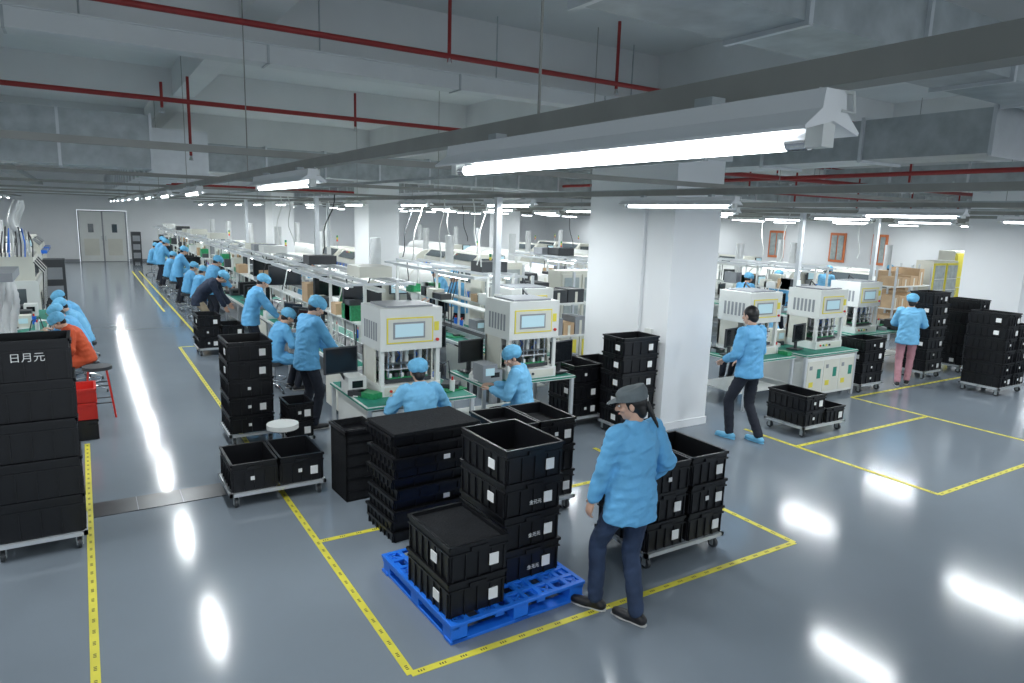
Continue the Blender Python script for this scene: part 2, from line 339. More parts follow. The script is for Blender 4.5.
def dolly(b,x0,x1,y0,y1,z=.15):
    for (a,c,d,e) in((x0,x1,y0,y0+.03),(x0,x1,y1-.03,y1),(x0,x0+.03,y0,y1),(x1-.03,x1,y0,y1)): b.bx(a,c,d,e,z-.035,z-.004,'alu')
    b.bx(x0,x1,(y0+y1)/2-.02,(y0+y1)/2+.02,z-.03,z-.01,'alu')
    for x in(x0+.06,x1-.06):
        for yy in(y0+.06,y1-.06):
            b.box((x,yy,z-.04),(.07,.07,.008),'galv');b.cyl((x-.013,yy,.045),(x+.013,yy,.045),.045,'dgrey',n=14)
            b.cyl((x-.016,yy,.045),(x+.016,yy,.045),.018,'chrome',n=10)
            for sg in(-1,1): b.box((x+sg*.022,yy,.07),(.005,.04,.085),'galv')
def cart(name,x0,y0,nx=2,ny=1,lv=3,w=.40,d=.60,h=.225,label=True,fill=None,rz=0,heights=None,gap=.02):
    e=bpy.data.objects.new(name,None);COL.objects.link(e);W=nx*w+(nx-1)*gap;D=ny*d+(ny-1)*gap
    e.location=(x0+W/2,y0+D/2,0);e.rotation_euler[2]=math.radians(rz)
    b=MB();dolly(b,-W/2-.01,W/2+.01,-D/2-.01,D/2+.01);b.obj('dolly',parent=e)
    b=MB();k=0
    for i in range(nx):
        for j in range(ny):
            n=heights[k] if heights else lv;k+=1
            for q in range(n):
                jx,jy=random.uniform(-.008,.008),random.uniform(-.008,.008)
                lb=['x' if random.random()<.5 else 'Y','y'] if label and random.random()<.75 else (['Y'] if label else None)
                crate(b,-W/2+w/2+i*(w+gap)+jx,-D/2+d/2+j*(d+gap)+jy,.15+q*(h+.003),w,d,h,lb,fill if q==n-1 else None,seed=k*9+q)
    b.obj('crates',parent=e)
    return e
def pallet():
    b=MB();W,D=1.10,1.10;z=.14;m='blue'
    n=9
    for i in range(n+1):
        x=-W/2+W*i/n;b.box((x*(1-.03/W),0,z-.012),(.035,D,.024),m);y=-D/2+D*i/n;b.box((0,y*(1-.03/D),z-.0125),(W,.035,.0235),m)
    for i in(0,3,6,9):
        x=(-W/2+W*i/n)*.93;b.box((x,0,z-.035),(.07,D-.02,.04),m)
    for i in range(n):
        for j in range(n):
            if (i+j)%2==0: 
                cx=-W/2+W*(i+.5)/n;cy=-D/2+D*(j+.5)/n
                for a in(45,-45): b.box((cx,cy,z-.014),(.15,.02,.016),m,Matrix.Rotation(math.radians(a),3,'Z'))
    for x in(-.48,0,.48):
        for yy in(-.48,0,.48): b.box((x,yy,.055),(.12,.12,.11),m)
        b.box((x,0,.012),(.12,D,.024),m)
    for yy in(-.5,.5): b.box((0,yy,.0125),(W,.1,.023),m)
    return b.obj('plastic_pallet',(2.36,4.12,0),2,bevel=.004)
pallet()
def stack(name,cx,cy,z,lv,w,d,h,rz=0,fill=None,lab=('x','y'),jit=.008):
    b=MB()
    for q in range(lv):
        crate(b,random.uniform(-jit,jit),random.uniform(-jit,jit),q*(h+.003),w,d,h,lab,fill if q==lv-1 else None,seed=q+int(cx*50))
    return b.obj(name,(cx,cy,z),rz)
def label_text(body,size,loc,parent,rot=(math.pi/2,0,0)):
    cu=bpy.data.curves.new('stencil_text','FONT');cu.body=body;cu.size=size;cu.extrude=.0005;cu.align_x='CENTER'
    o=bpy.data.objects.new('stencil_text',cu);COL.objects.link(o);cu.materials.append(M['paper']);o.location=loc;o.rotation_euler=rot;o.parent=parent
s1=stack('crate_stack',2.05,3.93,.142,2,.45,.62,.245,2,fill=.9)
s2=stack('crate_stack',2.61,4.14,.142,4,.50,.64,.245,2)
for q in range(3): label_text('金元元',.036,(0.0,-.328,.07+.248*q),s2)
cart('crate_cart',3.58,3.66,2,1,3,.42,.62,.235)
cart('crate_cart',2.98,4.90,2,1,3,.40,.60,.25,fill=.6,heights=[3,3])
cart('crate_cart',1.0,6.33,2,1,1,.42,.60,.27,fill=.25)
cart('crate_cart',1.30,8.1,1,1,5,.50,.60,.212)
cart('crate_cart',1.84,7.68,1,1,2,.30,.40,.20)
e=cart('crate_cart',-.72,6.1,1,1,5,.60,.42,.308,label=False);label_text('日月元',.075,(.02,-.222,1.55),e)
cart('crate_cart',-.85,6.75,1,1,5,.60,.42,.28,label=False)
cart('crate_cart',1.70,13.6,2,1,3,.40,.60,.20,heights=[3,2])
cart('crate_cart',5.62,6.38,1,1,5,.60,.42,.222)
cart('crate_cart',5.32,6.95,2,1,3,.42,.60,.225)
cart('crate_cart',7.78,5.27,2,1,2,.42,.60,.20,heights=[2,1],fill=.5)
cart('crate_cart',10.85,6.40,1,1,4,.62,.44,.185)
cart('crate_cart',13.0,6.5,1,1,7,.60,.44,.205)
cart('crate_cart',12.85,5.2,2,1,6,.42,.62,.205,heights=[6,5])
cart('crate_cart',13.9,4.3,1,1,2,.60,.42,.2)
cart('crate_cart',7.3,7.6,1,1,5,.5,.4,.2)
cart('crate_cart',14.3,6.5,2,1,5,.42,.62,.205,heights=[5,6])
def trays():
    b=MB();z=0
    for q in range(10):
        h=.088;jx,jy=random.uniform(-.03,.03),random.uniform(-.02,.02)
        crate(b,jx,jy,z,.80,.54,h,None,.9)
        if q in(3,7): b.box((jx+.1,jy-.27,z+.04),(.06,.006,.04),'paper')
        z+=h+.004
    b.box((0,0,z+.012),(.82,.55,.024),'foam')
    return b.obj('component_tray_stack',(2.44,5.32,.0),3)
trays()
def waste_box():
    b=MB();w,d,h=.32,.40,.70
    for sx in(-1,1): b.box((sx*(w/2-.01),0,h/2),(.02,d,h),'foam')
    for sy in(-1,1): b.box((0,sy*(d/2-.01),h/2),(w,.02,h),'foam')
    b.box((0,0,.01),(w,d,.02),'foam');b.box((0,0,h*.9),(w-.04,d-.04,.02),'black')
    for k in range(5): b.box((0,-d/2-.003,.1+.12*k),(w-.04,.006,.012),'black')
    for sx in(-1,1): b.box((sx*w/2,0,h-.02),(.03,d+.03,.03),'black')
    for sy in(-1,1): b.box((0,sy*d/2,h-.02),(w+.03,.03,.03),'black')
    b.obj('parts_bin',(2.12,6.22,0),3)
waste_box()
# ------------------------------------------------------------------ furniture
def stoolmesh(sz=.46,m='white'):
    b=MB();b.cyl((0,0,sz-.05),(0,0,sz),.165,m,n=24);b.cyl((0,0,sz-.062),(0,0,sz-.05),.15,'dgrey',n=20)
    b.cyl((0,0,.1),(0,0,sz-.06),.022,'chrome')
    for k in range(5):
        a=2*math.pi*k/5;x,yy=math.cos(a),math.sin(a)
        b.tube([(0,0,.12),(x*.13,yy*.13,.10),(x*.24,yy*.24,.05)],[.02,.017,.012],'chrome',8);b.cyl((x*.24-.012,yy*.24,.025),(x*.24+.012,yy*.24,.025),.025,'dgrey',n=10)
    pts=[(.17*math.cos(t*.2618),.17*math.sin(t*.2618),.2) for t in range(25)];b.tube(pts,.008,'chrome',6)
    return b.mesh('swivel_stool')
ST=stoolmesh();ST2=stoolmesh(.47,'dgrey')
place(ST,'swivel_stool',(1.70,7.30,0))
def barstool():
    b=MB();b.cyl((0,0,.62),(0,0,.66),.17,'dgrey',n=20)
    for sx in(-1,1):
        for sy in(-1,1): b.tube([(sx*.1,sy*.1,.62),(sx*.17,sy*.17,0)],.012,'redpl' if sy<0 else 'dgrey',8)
    for zz in(.2,.42):
        q=.1+(.62-zz)*.113
        for sx in(-1,1): b.cyl((sx*q,-q,zz),(sx*q,q,zz),.008,'dgrey',n=6);b.cyl((-q,sx*q,zz),(q,sx*q,zz),.008,'dgrey',n=6)
    b.obj('round_stool',(.06,10.15,0))
barstool()
b=MB();crate(b,0,0,0,.34,.45,.24);crate(b,0,0,.245,.34,.45,.2,m='redpl');crate(b,0,0,.45,.34,.45,.16,m='redpl');b.obj('red_basket_stack',(-.14,9.3,0))
def bench(name,x0,x1,y0,y1,h=.75,cab=True,matc='green',shelf=True):
    b=MB();b.bx(x0,x1,y0,y1,h-.04,h-.004,'white');b.bx(x0-.004,x1+.004,y0-.004,y1+.004,h-.03,h-.012,'green')
    b.bx(x0+.02,x1-.02,y0+.02,y1-.02,h-.004,h,matc)
    n=max(2,int(round(max(x1-x0,y1-y0)/1.5))+1)
    for k in range(n):
        t=k/(n-1)
        if x1-x0>y1-y0: ps=[(x0+.03+(x1-x0-.06)*t,yy) for yy in(y0+.03,y1-.03)]
        else: ps=[(xx,y0+.03+(y1-y0-.06)*t) for xx in(x0+.03,x1-.03)]
        for px,py in ps: b.bx(px-.02,px+.02,py-.02,py+.02,0,h-.04,'alu')
    if shelf: b.bx(x0+.05,x1-.05,y0+.15,y1-.05,.22,.24,'white')
    if cab:
        ce=x0+.46 if cab is True else x1-.05
        b.bx(x0+.06,ce,y0+.02,y1-.1,.08,h-.06,'white')
        k=int((ce-x0)/.4)
        for q in range(k):
            a=x0+.08+(ce-x0-.06)/k*q;c=a+(ce-x0-.06)/k-.03
            b.bx(a,c,y0+.012,y0+.02,.12,h-.12,'cream');b.bx(a+.05,a+.11,y0+.006,y0+.012,.5,.56,'grey');b.bx(c-.14,c-.05,y0+.008,y0+.013,.35,.5,'green' if cab!=True else 'paper')
            b.bx(a+.06,a+.16,y0+.008,y0+.013,.22,.30,'sticker' if cab!=True else 'paper')
    return b.obj(name)
def tester():
    b=MB();W,D=.70,.58
    b.bx(-W/2,W/2,-D/2,D/2,0,.12,'white');b.bx(-W/2+.04,W/2-.04,-D/2-.006,-D/2,.02,.10,'cream')
    for k,c in enumerate(('redpl','pcb','sticker','dgrey')): b.cyl((-.24+.08*k,-D/2-.02,.06),(-.24+.08*k,-D/2,.06),.016,c,n=10)
    b.bx(-W/2,W/2,D/2-.04,D/2,.12,.5,'white')
    for sx in(-1,1):
        b.bx(sx*W/2-(.045 if sx>0 else 0),sx*W/2+(.045 if sx<0 else 0),-D/2+.02,-D/2+.07,.12,.5,'white')
        b.bx(sx*W/2-(.02 if sx>0 else 0),sx*W/2+(.02 if sx<0 else 0),-D/2+.2,D/2,.12,.5,'cream')
    b.bx(-.27,.27,-.22,.2,.13,.17,'dgrey');b.bx(-.24,.24,-.20,.17,.17,.185,'pcb')
    for x in(-.23,-.08,.08,.23):
        b.cyl((x,-.19,.17),(x,-.19,.5),.011,'chrome');b.cyl((x,.15,.17),(x,.15,.5),.011,'chrome')
    for x in(-.16,0,.16): b.cyl((x,-.15,.34),(x,-.15,.5),.024,'white',n=12);b.cyl((x,-.15,.27),(x,-.15,.34),.012,'chrome')
    b.bx(-.26,.26,-.21,.17,.33,.35,'pane');b.bx(-.26,.26,-.21,.17,.27,.28,'alu')
    for k in range(7): b.bx(-.22+.07*k,-.19+.07*k,-.2,-.12,.185,.23,'dgrey' if k%2 else 'white')
    for k in range(5): b.tube([(-.2+.1*k,-.1,.35),(-.18+.1*k,-.17,.42),(-.22+.1*k,-.12,.5)],.006,'blue' if k%2 else 'dgrey',6)
    z=.5;b.bx(-W/2-.01,W/2+.01,-D/2-.01,D/2+.01,z,z+.46,'white')
    b.bx(-W/2+.06,W/2-.1,-D/2-.018,-D/2-.01,z+.08,z+.36,'sticker');b.bx(-W/2+.075,W/2-.115,-D/2-.020,-D/2-.018,z+.095,z+.345,'cream');b.bx(-W/2+.13,W/2-.2,-D/2-.024,-D/2-.018,z+.13,z+.31,'grey')
    b.bx(-W/2+.15,W/2-.22,-D/2-.027,-D/2-.024,z+.15,z+.29,'lcd')
    b.bx(W/2-.085,W/2-.03,-D/2-.016,-D/2-.01,z+.2,z+.3,'sticker')
    b.cyl((W/2-.05,-D/2-.03,z+.1),(W/2-.05,-D/2-.01,z+.1),.018,'redpl',n=12)
    b.bx(-W/2+.08,W/2-.08,-D/2+.05,D/2-.05,z+.46,z+.48,'grey')
    for k in range(6): b.bx(-W/2-.013,-W/2-.01,-.2+.07*k,-.16+.07*k,z+.1,z+.3,'grey')
    b.tube([(.2,D/2-.1,z+.47),(.2,D/2,z+.55),(.25,D/2+.08,z+.4),(.25,D/2+.06,.1)],.014,'dgrey',8)
    return b.mesh('test_machine')
TM=tester()
def monitor(b,x,y,z,rz=0,w=.5,h=.30,arm=None):
    R=Matrix.Rotation(math.radians(rz),3,'Z');c=V((x,y,z))
    b.box(c,(w,.03,h),'dgrey',R);b.box(c+R@V((0,-.017,.0)),(w-.03,.006,h-.03),'screen',R);b.box(c+R@V((0,.03,0)),(w*.5,.04,h*.5),'dgrey',R)
    if arm is None: b.box(c+R@V((0,.04,-h/2-.06)),(.05,.03,.14),'dgrey',R);b.box(c+R@V((0,.04,-h/2-.125)),(.22,.18,.015),'dgrey',R)
    else: b.tube([c+R@V((0,.04,0)),c+R@V((0,.12,-.05)),V(arm)],.015,'dgrey',8)
def clutter(b,x0,x1,y0,y1,z,n,rnd):
    for k in range(n):
        x=rnd.uniform(x0,x1);yy=rnd.uniform(y0,y1);t=rnd.random()
        if t<.3: b.box((x,yy,z+.03),(rnd.uniform(.1,.25),rnd.uniform(.1,.2),.06),rnd.choice(['pcb','white','dgrey','dgrey','grey']),Matrix.Rotation(rnd.random()*3,3,'Z'))
        elif t<.5: hh=rnd.uniform(.1,.25);b.box((x,yy,z+hh/2),(.2,.25,hh),rnd.choice(['white','cream','grey','dgrey']));b.box((x,yy-.128,z+hh*.6),(.12,.006,hh*.4),'lcd' if rnd.random()<.3 else 'screen')
        elif t<.65: b.cyl((x,yy,z),(x,yy,z+.13),.03,rnd.choice(['white','blue','white']),n=10);b.cyl((x,yy,z+.13),(x,yy,z+.17),.012,'redpl',n=8)
        elif t<.85: b.box((x,yy,z+.006),(.3,.2,.012),rnd.choice(['pcb','paper','pcb']),Matrix.Rotation(rnd.random(),3,'Z'));b.box((x,yy,z+.02),(.1,.08,.02),'dgrey')
        else: b.tube([(x,yy,z),(x+.05,yy,z+.2),(x+.15,yy,z+.25),(x+.2,yy+.05,z+.02)],.008,rnd.choice(['dgrey','white']),6)
rnd=random.Random(3)
bench('workbench',2.36,3.62,6.52,7.75);bench('workbench',3.9,5.25,6.85,7.75,cab=False);bench('workbench',8.1,9.2,6.5,7.55,cab=False);bench('workbench',9.4,10.75,6.45,7.55,cab='full');bench('workbench',12.1,14.2,7.35,8.2)
bench('workbench',4.95,5.85,8.15,8.9,cab=False)
for x,yy in((2.98,7.12),(4.63,7.2),(8.72,7.05),(10.33,7.0),(12.6,7.75),(5.45,8.5)): place(TM,'test_machine',(x,yy,.752),bevel=.006)
for x,yy,ax in((2.24,6.98,(2.45,7.3,.76)),(5.12,7.0,None),(8.2,6.9,None),(9.65,6.8,None),(4.08,7.5,None),(3.72,7.85,(3.6,7.7,.76))):
    b=MB();monitor(b,x,yy,1.17 if ax else 1.04,10,arm=ax,w=.38,h=.28);b.obj('monitor')
for (x0,x1,y0,y1,n) in((2.42,2.55,6.7,7.6,9),(3.40,3.52,6.65,7.6,12),(3.98,4.2,6.95,7.3,7),(5.0,5.15,7.3,7.6,3),(8.2,8.35,7.2,7.4,4),(9.5,9.9,7.15,7.4,6),(9.0,9.15,6.6,7.4,6),(13.1,14,7.5,8.0,9)):
    b=MB();clutter(b,x0,x1,y0,y1,.752,n,rnd);b.obj('bench_supplies')
def assembly_line(x0,x1,y0,y1,seed,ztop=1.82):
    rnd=random.Random(seed)
    e=bpy.data.objects.new('assembly_line',None);COL.objects.link(e)
    b=MB();b.bx(x0,x1,y0,y1,.71,.75,'white');b.bx(x0+.03,x0+.3,y0+.02,y1-.02,.75,.755,'green');b.bx(x1-.3,x1-.03,y0+.02,y1-.02,.75,.755,'green')
    xm=(x0+x1)/2;b.bx(xm-.13,xm+.13,y0,y1,.752,.79,'dgrey');b.bx(xm-.15,xm-.13,y0,y1,.75,.82,'alu');b.bx(xm+.13,xm+.15,y0,y1,.75,.82,'alu')
    b.bx(x0+.1,x1-.1,y0,y1,.25,.27,'grey')
    n=int((y1-y0)/1.4)
    for k in range(n+1):
        yy=y0+.03+(y1-y0-.06)*k/n
        for x in(x0+.03,x1-.03): b.bx(x-.02,x+.02,yy-.02,yy+.02,0,.71,'alu')
        for x in(xm-.22,xm+.22): b.bx(x-.018,x+.018,yy-.018,yy+.018,.75,ztop,'white')
        b.bx(x0+.05,x1-.05,yy-.015,yy+.015,ztop-.03,ztop,'alu')
        if rnd.random()<.4 and k<n: b.bx(x0,x0+.01,yy+.1,yy+.8,.1,.68,'cream')
    for x in(xm-.22,xm+.22): b.bx(x-.02,x+.02,y0,y1,ztop,ztop+.04,'alu');b.bx(x-.09,x+.09,y0,y1,1.28,1.30,'white')
    for x in(x0+.04,x1-.04): b.bx(x-.015,x+.015,y0,y1,ztop-.04,ztop-.005,'alu')
    b.bx(xm-.05,xm+.05,y0,y1,ztop-.12,ztop-.08,'white')
    b.obj('frame',parent=e)
    b=MB()
    for k in range(n):
        yy=y0+(y1-y0)*(k+.5)/n
        for x in(x0+.12,x1-.12):
            b.box((x,yy,ztop-.05),(.12,1.1,.035),'refl')
            if k%2==0: b.cyl((x,yy-.5,ztop-.075),(x,yy+.5,ztop-.075),.011,'tube',n=8)
    b.obj('task_lamps',parent=e)
    b=MB()
    clutter(b,x0+.1,x0+.28,y0+.3,y1-.3,.756,int((y1-y0)*3.6),rnd);clutter(b,x1-.28,x1-.1,y0+.3,y1-.3,.756,int((y1-y0)*3.6),rnd)
    for k in range(int((y1-y0)*2.8)):
        yy=rnd.uniform(y0+.2,y1-.2);x=rnd.choice((xm-.22,xm+.22));hh=rnd.uniform(.08,.30)
        b.box((x,yy,1.30+hh/2),(.2,rnd.uniform(.15,.4),hh),rnd.choice(['white','dgrey','dgrey','grey','cream','ply','pcb']))
    for k in range(int((y1-y0)*1.0)):
        yy=rnd.uniform(y0+.2,y1-.2);monitor(b,rnd.choice((x0+.2,x1-.2)),yy,1.05,rnd.choice((0,20,-60)),w=.42,h=.27)
    for k in range(int((y1-y0)*2)):
        yy=rnd.uniform(y0+.5,y1-.5);x=rnd.choice((x0+.25,xm,x1-.25));dx=rnd.uniform(-.2,.2)
        b.tube([(x,yy,ztop),(x+dx*.4,yy+.05,ztop-.3),(x+dx*.9,yy+.12,ztop-.6),(x+dx,yy+.1,.8)],.009,rnd.choice(('dgrey','white','dgrey')),6)
    for k in range(int((y1-y0)*.5)):
        yy=rnd.uniform(y0+.3,y1-.6);hh=rnd.uniform(.08,.18);b.box((xm+rnd.uniform(-.1,.1),yy,ztop+.04+hh/2),(.45,rnd.uniform(.3,.6),hh),rnd.choice(('white','cream','grey','dgrey','white')))
    b.obj('bench_items',parent=e)
assembly_line(2.75,3.75,8.4,20.0,1);assembly_line(2.75,3.75,21,36,2);assembly_line(4.9,5.9,9.0,12.6,3)
assembly_line(9.15,10.1,9.3,15,4);assembly_line(13.3,14.3,9.3,17,5)
for x,yy,z,rz in((3.2,9.0,1.58,0),(3.25,10.6,1.58,10),(3.0,12.4,1.58,-15),(3.1,14.2,1.58,0)):
    b=MB();monitor(b,x,yy,z,rz,w=.55,h=.34,arm=(x,yy+.2,z-.27));b.obj('large_monitor')
# ------------------------------------------------------------------ SMT machines
def placer():
    b=MB();b.bx(-.7,.7,-.95,.95,.08,.92,'white');
    pr=[(-.7,.92),(-.66,1.18),(-.42,1.46),(.42,1.46),(.66,1.18),(.7,.92)];vs=[(x,-.92,z) for x,z in pr]+[(x,.92,z) for x,z in pr];n=6
    b.add(vs,[(i+1,i,n+i,n+i+1) for i in range(n-1)]+[tuple(range(n)),tuple(range(2*n-1,n-1,-1))],'cream')
    for sx in(-1,1):
        R=Matrix.Rotation(math.radians(sx*41),3,'Y');b.box((sx*.55,0,1.33),(.34,1.5,.012),'pane',R);b.box((sx*.705,-.45,.5),(.012,.7,.6),'cream');b.box((sx*.705,.45,.5),(.012,.7,.6),'cream');b.box((sx*.715,0,.88),(.02,1.7,.05),'grey')
        for k in range(14): b.box((sx*.78,-.78+.12*k,.98),(.18,.03,.12),'grey' if k%3 else 'blue')
    b.box((0,-.955,.55),(1.1,.012,.6),'cream');b.box((0,-.93,1.2),(.9,.012,.25),'pane')
    b.box((.3,-.97,1.3),(.35,.05,.26),'dgrey');b.box((.3,-.998,1.3),(.31,.006,.22),'lcd')
    for k,c in enumerate(('redpl','sticker','pcb')): b.cyl((-.5,-.8,1.7+.07*k),(-.5,-.8,1.765+.07*k),.028,c,n=10)
    b.cyl((-.5,-.8,1.46),(-.5,-.8,1.7),.012,'chrome')
    for x in(-.6,.6):
        for yy in(-.8,.8): b.cyl((x,yy,0),(x,yy,.08),.04,'dgrey')
    return b.mesh('pick_and_place_machine')
def oven():
    b=MB();L=2.6;b.bx(-.6,.6,-L,L,.1,.85,'cream')
    pr=[(.62*math.cos(t),.85+.52*math.sin(t)**.8) for t in [math.pi*k/10 for k in range(11)]]
    n=11
    for (y0,y1) in((-L+.15,-.9),(-.85,.85),(.9,L-.15)):
        vs=[(x,y0,z) for x,z in pr]+[(x,y1,z) for x,z in pr]
        b.add(vs,[(i,i+1,n+i+1,n+i) for i in range(n-1)],'white',True);b.add(vs,[tuple(range(n-1,-1,-1)),tuple(range(n,2*n))],'cream')
    for k in range(6):
        for sx in(-1,1): b.box((sx*.605,-2.15+.86*k,.45),(.012,.75,.55),'white');b.box((sx*.615,-2.15+.86*k,.62),(.012,.12,.03),'dgrey')
    for yy in(-2.1,2.1): b.cyl((0,yy,1.3),(0,yy,2.2),.11,'hose',n=14);b.cyl((0,yy,1.3),(0,yy,1.36),.15,'galv',n=14)
    b.box((.3,-L-.02,1.2),(.4,.06,.3),'dgrey');b.box((.3,-L-.055,1.2),(.35,.006,.25),'lcd');b.bx(.26,.34,-L-.02,-L+.2,.85,1.2,'grey')
    b.bx(-.2,.2,-L-.5,-L,.86,.92,'alu');b.bx(-.2,.2,L,L+.5,.86,.92,'alu')
    for x in(-.5,.5):
        for yy in(-2.4,0,2.4): b.cyl((x,yy,0),(x,yy,.1),.04,'dgrey')
    return b.mesh('reflow_oven')
PM=placer();OV=oven()
for x,y0,seq in((8.12,13,'POPPO'),(11.7,11.5,'POPPO'),(15.5,12,'OPPOO'),(19.4,11,'POPOPP'),(22.8,12,'OPPOPP'),(5.3,13.0,'OPOPO'),(-1.95,19.0,'PPOPP')):
    yy=y0
    for c in seq:
        L=1.0 if c=='P' else 3.15
        yy+=L
        if yy+L>38.3: break
        place(PM if c=='P' else OV,'pick_and_place_machine' if c=='P' else 'reflow_oven',(x,yy,0),bevel=0);yy+=L+.15
def cabinet(x0,x1,y0,y1,h,fr='cream',gl='clear',name='glass_door_cabinet'):
    b=MB();b.bx(x0,x1,y0+.04,y1,0,h,'cream');n=2;w=(x1-x0)/n
    for k in range(n):
        a=x0+w*k;b.bx(a+.02,a+w-.02,y0+.01,y0+.04,.06,h-.06,fr);b.bx(a+.07,a+w-.07,y0,y0+.012,.5,h-.12,gl);b.bx(a+.07,a+w-.07,y0,y0+.012,.12,.44,'sticker')
        b.cyl((a+w-.05,y0-.01,h*.5),(a+w-.05,y0-.01,h*.6),.008,'chrome')
        for q in range(3): b.bx(a+.07,a+w-.07,y0-.003,y0,.8+.3*q,.815+.3*q,'white')
    b.obj(name)
cabinet(7.55,8.5,10.4,10.85,1.75);cabinet(6.3,7.2,11.2,11.65,1.85);cabinet(21.3,22.9,10.2,10.7,2.15,'sticker','sticker');cabinet(19.6,20.9,9.9,10.4,1.9,'sticker')
def shelf(x,yy,W=1.6,seed=5,cols=('ply','ply','ply'),rz=0):
    b=MB()
    for a in(0,W):
        for c in(0,.5): b.bx(a-.02,a+.02,c-.02,c+.02,0,1.8,'alu')
    for z in(.2,.75,1.3): b.bx(0,W,0,.5,z,z+.03,'white')
    rn=random.Random(seed)
    for z in(.23,.78,1.33):
        a=.05
        while a<W-.25:
            w=rn.uniform(.2,.38);h=rn.uniform(.2,.42);w=min(w,W-a-.03);b.bx(a,a+w-.02,.05,.45,z,z+h,rn.choice(cols));b.bx(a+w/2-.03,a+w/2+.02,.046,.05,z,z+h*.8,'cream');a+=w
    b.obj('storage_shelf',(x,yy,0),rz)
shelf(16.9,9.4);shelf(18.0,10.2,1.4,6);shelf(6.1,9.2,1.2,8,('dgrey','white','ply','grey','dgrey'));shelf(7.4,11.5,1.2,9,('dgrey','white','cream','grey'))
bench('workbench',-1.5,-.55,10.9,15.4,cab=False)
b=MB();clutter(b,-1.3,-.65,11.1,15.2,.752,24,rnd)
for k in range(4): monitor(b,-1.3,11.6+1.0*k,1.0,80,w=.4,h=.27)
b.obj('bench_supplies')
def extractor():
    b=MB();b.bx(-.55,.55,-.9,.9,.1,1.25,'white');b.bx(-.5,.5,-.85,.85,1.25,1.7,'cream');b.bx(-.35,.35,-.91,-.9,.4,1.1,'pane');b.bx(.55,.56,-.7,.7,.4,1.15,'cream')
    b.bx(.56,.57,-.6,-.1,.6,1.0,'pane');b.bx(.5,.51,-.6,.6,1.3,1.6,'pane')
    for yy in(-.5,0,.5):
        for x in(-.2,.25):
            pts=[(x,yy,1.7)]+[(x+.06*math.sin(k+yy),yy+.04*math.cos(k*.7),1.7+.13*k) for k in range(1,9)]
            b.tube(pts,[.06+.010*(k%2) for k in range(9)],'hose',12)
    for k in range(16): b.tube([(.5-.06*k,-.88,1.7),(.52-.06*k,-.95,1.95),(.45-.05*k,-.6,2.15+.03*(k%4)),(.4-.06*k,.2,1.72)],.012,('dgrey','white','blue','dgrey')[k%4],6)
    for k in range(10): b.tube([(.5,-.85+.18*k,1.6),(.64,-.80+.18*k,1.4),(.6,-.75+.18*k,.7)],.012,('dgrey','white','dgrey')[k%3],6)
    for x in(-.45,.45):
        for yy in(-.8,.8): b.cyl((x,yy,0),(x,yy,.1),.05,'dgrey')
    return b.mesh('fume_extraction_machine')
place(extractor(),'fume_extraction_machine',(-1.3,16.7,0))
def hoses():
    b=MB()
    for k in range(5):
        x=-1.0+.05*k;yy=9.85+.22*k;pts=[];rr=[]
        for q in range(22): pts.append((x+.03*math.sin(q*.3+k),yy,.95+q*.04));rr.append(.045+.008*(q%2))
        b.tube(pts,rr,'hose',10)
    b.bx(-1.25,-.65,9.65,10.8,.0,.95,'white');b.bx(-1.2,-.7,9.7,10.75,1.8,1.9,'grey');b.bx(-.65,-.64,9.8,10.6,.2,.8,'cream')
    b.obj('exhaust_hose_cabinet')
hoses()
def rack(x,yy):
    b=MB();b.bx(x,x+.4,yy,yy+.5,.1,1.5,'dgrey')
    for z in(.4,.8,1.2): b.bx(x+.05,x+.35,yy-.01,yy,z-.13,z+.13,'grey')
    for q in(.05,.35): b.cyl((x+q,yy+.1,0),(x+q,yy+.1,.1),.04,'dgrey')
    b.obj('equipment_rack')
rack(2.0,37.2);rack(-.75,18.0)
